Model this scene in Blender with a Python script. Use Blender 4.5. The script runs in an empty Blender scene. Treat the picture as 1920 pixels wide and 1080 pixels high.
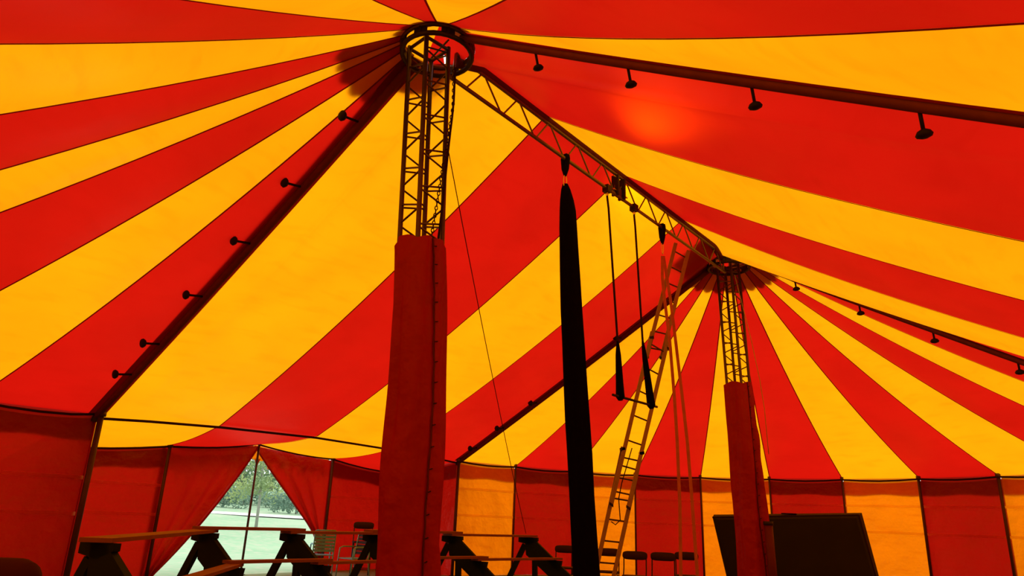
import bpy, math, random
from mathutils import Vector, Matrix, noise
random.seed(7)
scene = bpy.context.scene
C = scene.collection
V = Vector

# ------------------------------------------------------------------ camera
FPX, PITCH, ROLL = 1329.644, 0.315145, 0.0410722
EYE = 1.30
cp, sp = math.cos(PITCH), math.sin(PITCH)
cr, sr = math.cos(ROLL), math.sin(ROLL)
R0 = V((1, 0, 0)); U0 = V((0, -sp, cp)); F0 = V((0, cp, sp))
right = R0 * cr + U0 * sr
up = U0 * cr - R0 * sr
cam_d = bpy.data.cameras.new('camera')
cam = bpy.data.objects.new('camera', cam_d)
C.objects.link(cam)
cam.matrix_world = Matrix(((right.x, up.x, -F0.x, 0), (right.y, up.y, -F0.y, 0),
                           (right.z, up.z, -F0.z, EYE), (0, 0, 0, 1)))
cam_d.sensor_width = 36.0
cam_d.lens = FPX / 1920 * 36.0
cam_d.clip_start = 0.05
cam_d.clip_end = 500
scene.camera = cam

# ------------------------------------------------------------------ world, exposure
world = bpy.data.worlds.new('overcast_sky')
scene.world = world
world.use_nodes = True
wn = world.node_tree.nodes; wl = world.node_tree.links
wn.clear()
wo = wn.new('ShaderNodeOutputWorld'); wb = wn.new('ShaderNodeBackground')
wb.inputs[0].default_value = (0.93, 1.0, 0.97, 1)
wb.inputs[1].default_value = 1.0
wl.new(wb.outputs[0], wo.inputs[0])
sun_d = bpy.data.lights.new('hazy_sun', 'SUN')
sun_d.energy = 0.6; sun_d.angle = math.radians(1.5); sun_d.color = (1.0, 0.96, 0.88)
sun = bpy.data.objects.new('hazy_sun', sun_d); C.objects.link(sun)
SUN_DIR = V((0.1597, 0.8609, 0.4830)).normalized()
sun.rotation_euler = SUN_DIR.to_track_quat('Z', 'Y').to_euler()
sun.location = SUN_DIR * 80
scene.view_settings.view_transform = 'Standard'
scene.view_settings.look = 'None'
scene.view_settings.gamma = 1
scene.view_settings.use_curve_mapping = False
scene.view_settings.exposure = 1.0
try:
    scene.cycles.max_bounces = 10
    scene.cycles.diffuse_bounces = 5
    scene.cycles.transmission_bounces = 8
except Exception:
    pass

# ------------------------------------------------------------------ helpers
def ray(px, py):
    X = px - 960; Y = py - 540
    a = X * cr + Y * sr; b = -X * sr + Y * cr
    return V((a, FPX * cp + b * sp, FPX * sp - b * cp))
def at_depth(px, py, d):
    v = ray(px, py); v = v * (d / v.y); v.z += EYE
    return v
def at_plane(px, py, p, nrm):
    v = ray(px, py); o = V((0, 0, EYE))
    return o + v * ((p - o).dot(nrm) / v.dot(nrm))
def lerp(a, b, t): return a + (b - a) * t

class MB:
    def __init__(s): s.v = []; s.f = []
    def quad(s, a, b, c, d):
        i = len(s.v); s.v += [a, b, c, d]; s.f.append((i, i + 1, i + 2, i + 3)); return s
    def grid(s, fn, nu, nv):
        i0 = len(s.v)
        for i in range(nu + 1):
            for j in range(nv + 1): s.v.append(V(fn(i / nu, j / nv)))
        for i in range(nu):
            for j in range(nv):
                a = i0 + i * (nv + 1) + j
                s.f.append((a, a + 1, a + nv + 2, a + nv + 1))
        return s
    def box(s, c, ax, ay, az):          # centre and three half-axis vectors
        c, ax, ay, az = V(c), V(ax), V(ay), V(az)
        i = len(s.v)
        for z in (-1, 1):
            for y in (-1, 1):
                for x in (-1, 1): s.v.append(c + ax * x + ay * y + az * z)
        for q in ((0, 2, 3, 1), (4, 5, 7, 6), (0, 1, 5, 4), (2, 6, 7, 3), (0, 4, 6, 2), (1, 3, 7, 5)):
            s.f.append(tuple(i + k for k in q))
        return s
    def bar(s, a, b, w, h, upv=(0, 0, 1)):   # rectangular bar from a to b, width w, height h
        a, b = V(a), V(b); d = (b - a); u = V(upv)
        sx = d.cross(u)
        if sx.length < 1e-6: sx = d.cross(V((1, 0, 0)))
        sx.normalize(); sz = sx.cross(d).normalized()
        return s.box((a + b) / 2, d / 2, sx * w / 2, sz * h / 2)
    def path(s, pts, r, n=8, cap=True, closed=False):
        pts = [V(p) for p in pts]; m = len(pts)
        rs = r if isinstance(r, (list, tuple)) else [r] * m
        i0 = len(s.v); prev = None
        for k, p in enumerate(pts):
            if closed: t = pts[(k + 1) % m] - pts[k - 1]
            elif k == 0: t = pts[1] - pts[0]
            elif k == m - 1: t = pts[-1] - pts[-2]
            else: t = pts[k + 1] - pts[k - 1]
            t.normalize()
            if prev is None:
                prev = t.orthogonal().normalized()
            u = prev - t * prev.dot(t)
            u.normalize(); w = t.cross(u); prev = u
            for j in range(n):
                an = 2 * math.pi * j / n
                s.v.append(p + (u * math.cos(an) + w * math.sin(an)) * rs[k])
        for k in range(m if closed else m - 1):
            for j in range(n):
                a = i0 + k * n + j; b = i0 + k * n + (j + 1) % n
                k2 = (k + 1) % m
                c = i0 + k2 * n + (j + 1) % n; d = i0 + k2 * n + j
                s.f.append((a, b, c, d))
        if cap and not closed:
            s.f.append(tuple(i0 + j for j in range(n))[::-1])
            s.f.append(tuple(i0 + (m - 1) * n + j for j in range(n)))
        return s
    def tube(s, a, b, r, n=8): return s.path([a, b], r, n)
    def rings(s, loops, capa=True, capb=True):   # list of closed loops with equal point counts
        i0 = len(s.v); n = len(loops[0])
        for L in loops: s.v += [V(p) for p in L]
        for k in range(len(loops) - 1):
            for j in range(n):
                s.f.append((i0 + k * n + j, i0 + k * n + (j + 1) % n, i0 + (k + 1) * n + (j + 1) % n, i0 + (k + 1) * n + j))
        if capa: s.f.append(tuple(i0 + j for j in range(n))[::-1])
        if capb: s.f.append(tuple(i0 + (len(loops) - 1) * n + j for j in range(n)))
        return s

def link(name, mb, mat, parent=None, smooth=False):
    off = V((0, 0, 0))
    p = parent
    while p is not None:
        off += p.location; p = p.parent
    me = bpy.data.meshes.new(name)
    if parent is None and mb.v:          # origin of a one-mesh thing at the centre of its base
        xs = [v.x for v in mb.v]; ys = [v.y for v in mb.v]; zs = [v.z for v in mb.v]
        off = V(((min(xs) + max(xs)) / 2, (min(ys) + max(ys)) / 2, min(zs)))
    me.from_pydata([tuple(V(v) - off) for v in mb.v], [], mb.f)
    me.materials.append(mat)
    if smooth:
        me.polygons.foreach_set('use_smooth', [True] * len(me.polygons))
    me.update()
    o = bpy.data.objects.new(name, me)
    C.objects.link(o)
    if parent is None: o.location = off
    else: o.parent = parent
    return o
def empty(name, loc=(0, 0, 0), parent=None):
    o = bpy.data.objects.new(name, None); C.objects.link(o)
    o.empty_display_size = 0.1; o.location = loc
    if parent: o.parent = parent
    return o
def tag(o, label=None, cat=None, group=None, kind=None):
    if label: o['label'] = label
    if cat: o['category'] = cat
    if group: o['group'] = group
    if kind: o['kind'] = kind
    return o
def copy_tree(o, parent=None):
    c = o.copy(); C.objects.link(c)
    if parent: c.parent = parent
    for ch in [x for x in o.children]: copy_tree(ch, c)
    return c

# ------------------------------------------------------------------ materials
def new_mat(name):
    m = bpy.data.materials.new(name); m.use_nodes = True
    m.node_tree.nodes.clear()
    return m, m.node_tree.nodes, m.node_tree.links
def mix_col(n, l, fac, a, b):
    x = n.new('ShaderNodeMix'); x.data_type = 'RGBA'
    if hasattr(fac, 'links') or hasattr(fac, 'node'): l.new(fac, x.inputs[0])
    else: x.inputs[0].default_value = fac
    for val, idx in ((a, 6), (b, 7)):
        if hasattr(val, 'node'): l.new(val, x.inputs[idx])
        else: x.inputs[idx].default_value = (*val, 1)
    return x.outputs[2]
def noise_fac(n, l, scale, detail, lo, hi, vec=None):
    t = n.new('ShaderNodeTexNoise'); t.inputs['Scale'].default_value = scale; t.inputs['Detail'].default_value = detail
    if vec is not None: l.new(vec, t.inputs['Vector'])
    r = n.new('ShaderNodeMapRange'); r.inputs[1].default_value = lo; r.inputs[2].default_value = hi
    l.new(t.outputs[0], r.inputs[0])
    return r.outputs[0], t.outputs[0]
def canvas(name, trans, refl, gloss=0.035, stain=0.12, wall=False, fwd=0.0):
    m, n, l = new_mat(name)
    out = n.new('ShaderNodeOutputMaterial')
    geo = n.new('ShaderNodeNewGeometry')
    pos = geo.outputs['Position']
    f1, _ = noise_fac(n, l, 0.9, 4, 0.35, 0.75, pos)
    mp = n.new('ShaderNodeMapping'); mp.inputs['Scale'].default_value = (1.1, 1.1, 9.0)
    l.new(pos, mp.inputs[0])
    f2, _ = noise_fac(n, l, 1.6, 5, 0.52, 0.8, mp.outputs[0])
    tdark = tuple(c * 0.84 for c in trans)
    tst = (trans[0] * 0.80, trans[1] * 0.58, trans[2] * 0.4)
    c1 = mix_col(n, l, f1, trans, tdark)
    c2i = n.new('ShaderNodeMath'); c2i.operation = 'MULTIPLY'; c2i.inputs[1].default_value = stain * 3
    l.new(f2, c2i.inputs[0])
    tc = mix_col(n, l, c2i.outputs[0], c1, tst)
    tr = n.new('ShaderNodeBsdfTranslucent'); l.new(tc, tr.inputs[0])
    df = n.new('ShaderNodeBsdfDiffuse'); df.inputs[0].default_value = (*refl, 1)
    ad = n.new('ShaderNodeAddShader'); l.new(tr.outputs[0], ad.inputs[0]); l.new(df.outputs[0], ad.inputs[1])
    gl = n.new('ShaderNodeBsdfGlossy'); gl.inputs['Roughness'].default_value = 0.38
    gl.inputs[0].default_value = (1, 1, 1, 1)
    mx = n.new('ShaderNodeMixShader'); mx.inputs[0].default_value = gloss
    l.new(ad.outputs[0], mx.inputs[1]); l.new(gl.outputs[0], mx.inputs[2])
    # fine cloth relief: soft creases
    fb, raw = noise_fac(n, l, 2.2, 4, 0, 1, pos)
    bp = n.new('ShaderNodeBump'); bp.inputs['Strength'].default_value = 0.35 if wall else 0.12
    bp.inputs['Distance'].default_value = 0.3 if wall else 0.12
    l.new(raw, bp.inputs['Height'])
    for b in (tr, df, gl): l.new(bp.outputs[0], b.inputs['Normal'])
    last = mx.outputs[0]
    if fwd > 0:                          # thin cloth lets a little light through almost straight
        rf = n.new('ShaderNodeBsdfRefraction'); rf.inputs['IOR'].default_value = 1.06; rf.inputs['Roughness'].default_value = 0.85
        rf.inputs[0].default_value = (1.0, 0.055 if trans[1] < 0.02 else 0.30, 0.0, 1)
        m2 = n.new('ShaderNodeMixShader'); m2.inputs[0].default_value = fwd
        l.new(last, m2.inputs[1]); l.new(rf.outputs[0], m2.inputs[2]); last = m2.outputs[0]
    l.new(last, out.inputs[0])
    return m
def plain(name, col, rough=0.6, metal=0.0, var=0.25, scale=8.0, bump=0.1, spec=0.4):
    m, n, l = new_mat(name)
    out = n.new('ShaderNodeOutputMaterial'); b = n.new('ShaderNodeBsdfPrincipled')
    tc = n.new('ShaderNodeTexCoord')
    f, raw = noise_fac(n, l, scale, 5, 0.3, 0.75, tc.outputs['Object'])
    c = mix_col(n, l, f, col, tuple(x * (1 - var) for x in col))
    l.new(c, b.inputs['Base Color'])
    b.inputs['Roughness'].default_value = rough; b.inputs['Metallic'].default_value = metal
    b.inputs['Specular IOR Level'].default_value = spec
    bp = n.new('ShaderNodeBump'); bp.inputs['Strength'].default_value = bump; bp.inputs['Distance'].default_value = 0.01
    l.new(raw, bp.inputs['Height']); l.new(bp.outputs[0], b.inputs['Normal'])
    l.new(b.outputs[0], out.inputs[0])
    return m
M = dict(
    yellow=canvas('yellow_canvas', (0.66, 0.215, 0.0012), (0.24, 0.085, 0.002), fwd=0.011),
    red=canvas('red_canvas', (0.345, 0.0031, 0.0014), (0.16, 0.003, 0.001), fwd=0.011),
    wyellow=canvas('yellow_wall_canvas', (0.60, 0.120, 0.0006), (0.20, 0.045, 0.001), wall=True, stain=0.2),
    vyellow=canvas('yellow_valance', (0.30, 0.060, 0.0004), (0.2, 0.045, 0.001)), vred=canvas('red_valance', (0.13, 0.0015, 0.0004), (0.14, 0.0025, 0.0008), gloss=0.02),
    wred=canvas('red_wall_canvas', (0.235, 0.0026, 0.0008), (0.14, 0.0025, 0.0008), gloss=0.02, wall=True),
    seam=canvas('seam_canvas', (0.09, 0.004, 0.0005), (0.10, 0.004, 0.001), gloss=0.01),
    seamw=canvas('weld_canvas', (0.90, 0.80, 0.7), (0.05, 0.01, 0.005), gloss=0.0),
    patch=canvas('patch_canvas', (0.075, 0.010, 0.001), (0.16, 0.02, 0.003), gloss=0.01),
    sleeve=canvas('sleeve_canvas', (0.02, 0.0003, 0.0001), (0.30, 0.0055, 0.0014), gloss=0.012, wall=True),
    steel=plain('dull_steel', (0.105, 0.060, 0.045), 0.42, 0.7, spec=0.5),
    truss=plain('truss_steel', (0.20, 0.14, 0.10), 0.42, 0.7, spec=0.5),
    pole_steel=plain('pole_steel', (0.075, 0.024, 0.016), 0.5, 0.3, spec=0.3),
    dark_steel=plain('dark_steel', (0.035, 0.022, 0.018), 0.5, 0.4, spec=0.2),
    alu=plain('ladder_aluminium', (0.36, 0.23, 0.17), 0.5, 0.2),
    beam=plain('beam_sleeve', (0.13, 0.022, 0.010), 0.85, 0, spec=0.1),
    lampb=plain('lamp_black', (0.015, 0.006, 0.005), 0.6, spec=0.1),
    black=plain('black_silk', (0.0040, 0.0022, 0.0020), 0.9, bump=0.3, spec=0.03),
    sling=plain('black_webbing', (0.006, 0.004, 0.004), 0.8, spec=0.05),
    gold=plain('brass', (0.85, 0.62, 0.35), 0.25, 1.0),
    rope=plain('dark_rope', (0.028, 0.010, 0.008), 0.9, scale=60, spec=0.1),
    strap=plain('strap_webbing', (0.52, 0.15, 0.07), 0.85),
    whiterope=plain('pale_rope', (0.5, 0.42, 0.36), 0.8),
    green=plain('bleacher_paint', (0.0080, 0.0150, 0.0125), 0.6, spec=0.12),
    plank=plain('plank_wood', (0.24, 0.075, 0.038), 0.6, scale=3.0, spec=0.2),
    daylitplastic=plain('daylight_tinted_plastic', (0.15, 0.42, 0.62), 0.4, var=0.1),  # pale chair plastic; the blue tint stands in for cool daylight from the entrance
    chairdark=plain('dark_chair', (0.040, 0.014, 0.010), 0.6, spec=0.15),
    mat=plain('mat_cover', (0.022, 0.018, 0.006), 0.75, scale=2, spec=0.15),
    rmat=plain('dark_red_pad', (0.05, 0.007, 0.005), 0.85, scale=4, spec=0.1),
    post=plain('red_post', (0.12, 0.010, 0.006), 0.6, spec=0.2),
    bark=plain('bark', (0.22, 0.19, 0.15), 0.9, scale=5),
    birch=plain('pale_bark', (0.34, 0.33, 0.30), 0.85, scale=9),
)
def leaf_mat(name, c1, c2):
    m, n, l = new_mat(name)
    out = n.new('ShaderNodeOutputMaterial'); geo = n.new('ShaderNodeNewGeometry')
    f, _ = noise_fac(n, l, 0.8, 3, 0.35, 0.65, geo.outputs['Position'])
    c = mix_col(n, l, f, c1, c2)
    d = n.new('ShaderNodeBsdfDiffuse'); t = n.new('ShaderNodeBsdfTranslucent')
    l.new(c, d.inputs[0]); l.new(c, t.inputs[0])
    mx = n.new('ShaderNodeMixShader'); mx.inputs[0].default_value = 0.35
    l.new(d.outputs[0], mx.inputs[1]); l.new(t.outputs[0], mx.inputs[2]); l.new(mx.outputs[0], out.inputs[0])
    return m
M['leaf'] = leaf_mat('tree_leaves', (0.10, 0.17, 0.10), (0.22, 0.30, 0.18))
M['leaf2'] = leaf_mat('birch_leaves', (0.42, 0.48, 0.20), (0.25, 0.34, 0.18))
M['bush'] = leaf_mat('bush_leaves', (0.13, 0.22, 0.17), (0.26, 0.36, 0.28))
def grass_mat(name, a, b, dry):
    m, n, l = new_mat(name)
    out = n.new('ShaderNodeOutputMaterial'); geo = n.new('ShaderNodeNewGeometry')
    f, _ = noise_fac(n, l, 0.35, 5, 0.35, 0.65, geo.outputs['Position'])
    g, raw = noise_fac(n, l, 4.0, 6, 0.45, 0.7, geo.outputs['Position'])
    c = mix_col(n, l, f, a, b); c = mix_col(n, l, g, c, dry)
    d = n.new('ShaderNodeBsdfDiffuse'); l.new(c, d.inputs[0])
    bp = n.new('ShaderNodeBump'); bp.inputs['Strength'].default_value = 0.4; l.new(raw, bp.inputs['Height'])
    l.new(bp.outputs[0], d.inputs['Normal']); l.new(d.outputs[0], out.inputs[0])
    return m
M['grass'] = grass_mat('mown_grass', (0.27, 0.42, 0.27), (0.35, 0.47, 0.32), (0.44, 0.45, 0.34))
M['ring_ground'] = grass_mat('trodden_ground', (0.17, 0.24, 0.13), (0.20, 0.24, 0.14), (0.24, 0.23, 0.15))
M['gravel'] = grass_mat('pale_gravel', (0.72, 0.66, 0.62), (0.66, 0.62, 0.58), (0.78, 0.74, 0.72))

# ------------------------------------------------------------------ tent geometry
PH = 0.889398
r2 = V((math.cos(PH), math.sin(PH), 0)); n2 = V((-r2.y, r2.x, 0))
P1 = V((-0.95166, 6.79464, 0)); RL = 8.35339; P2 = P1 + r2 * RL
W = 7.01785; RE = 6.88
HE = EYE + 1.305; H = EYE + 5.063; HR = EYE + 5.22
RR = 0.40                                   # radius of the crown rings
def vz(p, z): return V((p.x, p.y, z))
A = vz(P1 + n2 * W, HE); B = vz(P2 + n2 * W, HE)
Cc = vz(P1 - n2 * W, HE); D = vz(P2 - n2 * W, HE)
def end2(k):                                # k = 0 (B) .. 12 (D)
    if k == 0: return B
    if k == 12: return D
    a = PH + math.pi / 2 - k * math.pi / 12
    return vz(P2 + V((math.cos(a), math.sin(a), 0)) * RE, HE)
def end1(k):                                # k = 0 (A) .. 12 (C)
    if k == 0: return A
    if k == 12: return Cc
    a = PH + math.pi / 2 + math.radians((0, 12.5, 25.8, 40.4, 49.8, 63.2, 81.1, 97.4, 118.5, 132.6, 148.5, 165.4, 180)[k])
    rr = W * (1.05 if k < 11 else 1.0)
    return vz(P1 + V((math.cos(a), math.sin(a), 0)) * rr, HE)
SAG, SAGB = 0.20, 0.04

ceiling = tag(empty('ceiling'), 'striped red and yellow big top roof on two king poles', kind='structure')
def roof_line(top, bot, sag, t):
    p = top.lerp(bot, t); p.z -= sag * 4 * t * (1 - t); return p
def roof_panel(ta, ba, sa, tb, bb, sb, mat, nu=8, nv=16):
    def fn(u, v):
        p = roof_line(ta, ba, sa, v).lerp(roof_line(tb, bb, sb, v), u)
        p.z -= 0.10 * 4 * u * (1 - u) * v * (1 - v) * 2
        return p
    return link('canvas_panel', MB().grid(fn, nu, nv), mat, ceiling, smooth=True)
def roof_seam(t, b, s, w=0.022):
    side = (b - t).cross(V((0, 0, 1))).normalized() * w / 2
    def fn(u, v):
        p = roof_line(t, b, s, v); p.z -= 0.006
        return p + side * (2 * u - 1)
    return link('seam', MB().grid(fn, 1, 16), M['seam'], ceiling)
def ring_pt(P, q, rad=RR, z=H):
    d = (q - P); d.z = 0; d.normalize()
    return V((P.x, P.y, z)) + d * rad
for P, fn, first in ((P2, end2, 'yellow'), (P1, end1, 'red')):
    other = 'red' if first == 'yellow' else 'yellow'
    for k in range(12):
        a, b = fn(k), fn(k + 1)
        sa = SAGB if k == 0 else SAG; sb = SAGB if k == 11 else SAG
        roof_panel(ring_pt(P, a), a, sa, ring_pt(P, b), b, sb, M[first if k % 2 == 0 else other])
    for k in range(1, 12):
        b = fn(k); roof_seam(ring_pt(P, b), b, SAG)
# middle section, four stripes a side, from the ridge down to the eaves
def ridge(s):
    e = max(0.0, min(s, RL - s) - RR); z = HR - (HR - H) * max(0.0, 1 - e / 0.4) ** 2
    return vz(P1 + r2 * s, z)
def rtop(s, side):                       # the canvas edge follows the crown ring, then the ridge
    e = min(s, RL - s); off = math.sqrt(max(0.0, RR * RR - e * e)) if e < RR else 0.0
    return ridge(s) + n2 * off * side
def eave(s):
    return vz(P1 + r2 * s + n2 * W, HE + 0.13 * math.sin(math.pi * s / RL))
for side, cols in ((1, ('yellow', 'red', 'yellow', 'red')), (-1, ('red', 'yellow', 'red', 'yellow'))):
    for k in range(4):
        s0, s1 = RL * k / 4, RL * (k + 1) / 4
        b0 = vz(P1 + r2 * s0 + n2 * W * side, HE); b1 = vz(P1 + r2 * s1 + n2 * W * side, HE)
        if side == 1: b0, b1 = eave(s0), eave(s1)
        sa = SAGB if k == 0 else SAG; sb = SAGB if k == 3 else SAG
        def fn(u, v, s0=s0, s1=s1, b0=b0, b1=b1, sa=sa, sb=sb):
            s = lerp(s0, s1, u); p = roof_line(rtop(s, side), b0.lerp(b1, u), lerp(sa, sb, u), v)
            p.z -= 0.10 * 4 * u * (1 - u) * v * (1 - v) * 2
            return p
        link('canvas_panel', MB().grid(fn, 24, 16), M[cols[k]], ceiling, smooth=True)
        if k: roof_seam(ridge(s0), b0, SAG)
# entrance canopy beyond the eaves between the two left corners
A0 = vz(A + n2 * 1.9, EYE + 0.90)
Q1 = V((-6.495, 13.97, EYE + 1.09)); Q2 = V((-5.39, 15.76, EYE + 1.344)); Q3 = V((-4.13, 17.41, EYE + 1.21))
B0 = vz(B + n2 * 2.3, EYE + 1.05)
outer = [A0, Q1, Q2, Q3, B0]
for k in range(4):
    e0, e1 = eave(RL * k / 4), eave(RL * (k + 1) / 4)
    o0, o1 = outer[k], outer[k + 1]
    def fn(u, v, e0=e0, e1=e1, o0=o0, o1=o1):
        p = e0.lerp(e1, u).lerp(o0.lerp(o1, u), v)
        p.z -= 0.05 * 4 * u * (1 - u) * v + 0.05 * math.sin(math.pi * v)
        return p
    link('canvas_panel', MB().grid(fn, 8, 8), M[('yellow', 'red', 'yellow', 'red')[k]], ceiling, smooth=True)
    if k: roof_seam(e0, o0, 0.05)
# outer reinforcement layer around the crowns (lies just above the roof)
def rein(P, fn, k0, k1, rad):
    for k in range(k0, k1):
        a, b = fn(k), fn(k + 1)
        def f(u, v):
            pa = ring_pt(P, a, RR * 0.95); pb = ring_pt(P, b, RR * 0.95)
            t = (rad + 0.08 * math.sin(math.pi * u)) / (W - RR) * v
            p = roof_line(pa, a, SAG * (k > 0), t).lerp(roof_line(pb, b, SAG, t), u); p.z += 0.035
            return p
        link('reinforcement_patch', MB().grid(f, 4, 4), M['patch'], ceiling)
rein(P1, end1, 0, 5, 0.62); rein(P1, end1, 5, 12, 0.10)
rein(P2, end2, 0, 11, 0.50)
for k, (s0, s1, dep) in enumerate(((0.0, 0.5, 0.45), (RL - 1.1, RL, 0.75))):
    def f(u, v, s0=s0, s1=s1, dep=dep):
        s = lerp(s0, s1, u); b = vz(P1 + r2 * s + n2 * W, HE)
        p = roof_line(rtop(s, 1), b, SAGB, dep / W * v); p.z += 0.035; return p
    link('reinforcement_patch', MB().grid(f, 4, 4), M['patch'], ceiling)
# cap over each crown ring, with a gap where daylight shows
for P, gap in ((P1, (0, 1)), (P2, None)):
    NC = 16
    for k in range(NC):
        a0 = PH + 2 * math.pi * k / NC; a1 = PH + 2 * math.pi * (k + 1) / NC
        lo = 0.0
        m = M['patch'] if k % 4 else M['yellow']
        if P is P1: m = M['yellow'] if k in (3, 4, 5, 6) else M['red'] if k in (0, 1, 2, 15, 14) else M['patch']
        if P is P2: m = M['red'] if k % 3 else M['patch']
        def cone(t, a, P=P): return V((P.x + math.cos(a) * RR * (1 - t), P.y + math.sin(a) * RR * (1 - t), H + 0.02 + 0.26 * t))
        if P is P1 and k == 1:           # a small gap where daylight shows in
            lo = 0.26; am = lerp(a0, a1, 0.45)
            link('cap_panel', MB().grid(lambda u, v: cone(v, lerp(am, a1, u)), 1, 3), m, ceiling); a1 = am
        link('cap_panel', MB().grid(lambda u, v: cone(lerp(lo, 1, v), lerp(a0, a1, u)), 1, 3), m, ceiling)

# ------------------------------------------------------------------ floor and outdoors
def gz(p):
    d = max(0.0, (V((p[0], p[1], 0)) - V((1.5, 10, 0))).length - 14.0)
    if d < 20: return 0.045 * d * min(1, d / 8)
    if d < 45: return 0.9 + (d - 20) * 0.052
    return 2.2 + (d - 45) * 0.07
ins = MB(); ctr = P1.lerp(P2, 0.5)
def inside_loop(sc, z):
    L = [end2(k) for k in range(13)] + [end1(12 - k) for k in range(13)] + [A0, B0]
    return [V((ctr.x + (p.x - ctr.x) * sc, ctr.y + (p.y - ctr.y) * sc, z)) for p in L]
lp = [(ctr + (p - V((ctr.x, ctr.y, p.z))) * 1.0) for p in []]
loop = [end2(k) for k in range(13)] + [end1(12 - k) for k in range(12)] + [A, A0, B0]
NL = len(loop)
def grow(o):
    out = []
    for p in loop:
        d = V((p.x, p.y, 0)) - ctr; L = d.length; d.normalize()
        q = ctr + d * (L + o); out.append(V((q.x, q.y, 0)))
    return out
fl = MB().rings([[V((ctr.x, ctr.y, 0)).lerp(p, t) for p in grow(0)] for t in (0.02, 0.5, 1.0)], True, False)
tag(link('floor', fl, M['ring_ground']), 'trodden grass floor of the tent', kind='structure')
lw = MB()
radii = [0, 1.5, 3, 6, 10, 15, 20, 26, 32, 40, 50, 65, 85, 120]
loops = []
for o in radii:
    g = grow(o)
    loops.append([V((p.x, p.y, gz(p) if o else -0.01)) for p in g])
lw.rings(loops, False, False)
lawn = tag(link('lawn', lw, M['grass'], smooth=True), 'pale sunlit lawn rising outside the entrance', 'lawn', kind='structure')
def path_fn(u, v):
    x = lerp(-40, 22, v); y = 40 + 0.06 * (x + 14) ** 1 + 2.2 * u
    return V((x, y, gz((x, y)) + 0.06))
tag(link('path', MB().grid(path_fn, 2, 24), M['gravel']), 'pale path across the lawn before the trees', 'path', kind='structure')

# ------------------------------------------------------------------ walls
def wall_panel(parent, a, b, mat, vmat, flap=True, ztop=None):
    a = V(a); b = V(b)
    t = (b - a); t.z = 0; t.normalize(); nrm = V((-t.y, t.x, 0))
    sd = random.random() * 50
    def fn(u, v):
        top = a.lerp(b, u); z = lerp(top.z - 0.06 - 0.05 * math.sin(math.pi * u), 0.0, v)
        w = 0.03 * noise.noise(V((u * 2 + sd, v * 3, 0))) * v
        w += 0.012 * min(1, 3 * v) * math.sin((u * 3 + v * 5) * 2.2 + sd) * math.sin(math.pi * u)
        p = top + nrm * w * min(1, 6 * u, 6 * (1 - u)) + t * (u - 0.5) * 0.05; p.z = z
        return p
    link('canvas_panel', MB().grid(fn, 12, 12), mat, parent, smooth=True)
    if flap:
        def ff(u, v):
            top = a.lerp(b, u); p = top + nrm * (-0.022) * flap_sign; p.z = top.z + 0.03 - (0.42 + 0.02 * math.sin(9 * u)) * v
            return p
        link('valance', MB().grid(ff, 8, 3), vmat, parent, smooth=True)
flap_sign = 1
wall_back = tag(empty('wall_back'), 'striped canvas wall of the far round end', kind='structure')
wall_left = tag(empty('wall_left'), 'red canvas wall on the left up to the entrance corner', kind='structure')
wall_right = tag(empty('wall_right'), 'striped canvas wall on the right', kind='structure')
wall_ent = tag(empty('wall_entrance'), 'red canvas walls around the entrance bay', kind='structure')
outn = {}
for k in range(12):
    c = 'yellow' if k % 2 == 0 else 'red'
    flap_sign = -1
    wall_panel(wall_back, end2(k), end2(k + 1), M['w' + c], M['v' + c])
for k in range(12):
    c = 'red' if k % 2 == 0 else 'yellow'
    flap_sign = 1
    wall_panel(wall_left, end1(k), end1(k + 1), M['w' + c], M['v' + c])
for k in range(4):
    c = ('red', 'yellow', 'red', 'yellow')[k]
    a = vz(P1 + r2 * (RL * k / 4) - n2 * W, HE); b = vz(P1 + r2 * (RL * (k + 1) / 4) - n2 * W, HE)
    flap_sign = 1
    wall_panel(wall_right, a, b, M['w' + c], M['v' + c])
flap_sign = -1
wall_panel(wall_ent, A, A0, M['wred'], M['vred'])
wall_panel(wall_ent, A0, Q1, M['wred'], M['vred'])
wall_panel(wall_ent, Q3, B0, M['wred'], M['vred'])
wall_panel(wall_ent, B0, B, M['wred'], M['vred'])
# seams welded across the wall canvas
def wall_weld(parent, a, b, z):
    a = V(a); b = V(b); t = (b - a); t.z = 0; t.normalize(); nn = V((t.y, -t.x, 0))
    c = V((ctr.x, ctr.y, 0))
    if (c - a).dot(nn) < 0: nn = -nn
    def fn(u, v):
        p = a.lerp(b, u) + nn * 0.045; p.z = z + 0.055 * v; return p
    link('weld_seam', MB().grid(fn, 4, 1), M['seamw'], parent)
for k in range(10):
    for z in (1.93, 1.32): wall_weld(wall_back, end2(k), end2(k + 1), z)
for a, b in ((A, end1(1)), (A0, Q1), (Q3, B0)):
    for z in (1.62, 1.1): wall_weld(wall_left if a is A else wall_ent, a, b, z)
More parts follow.
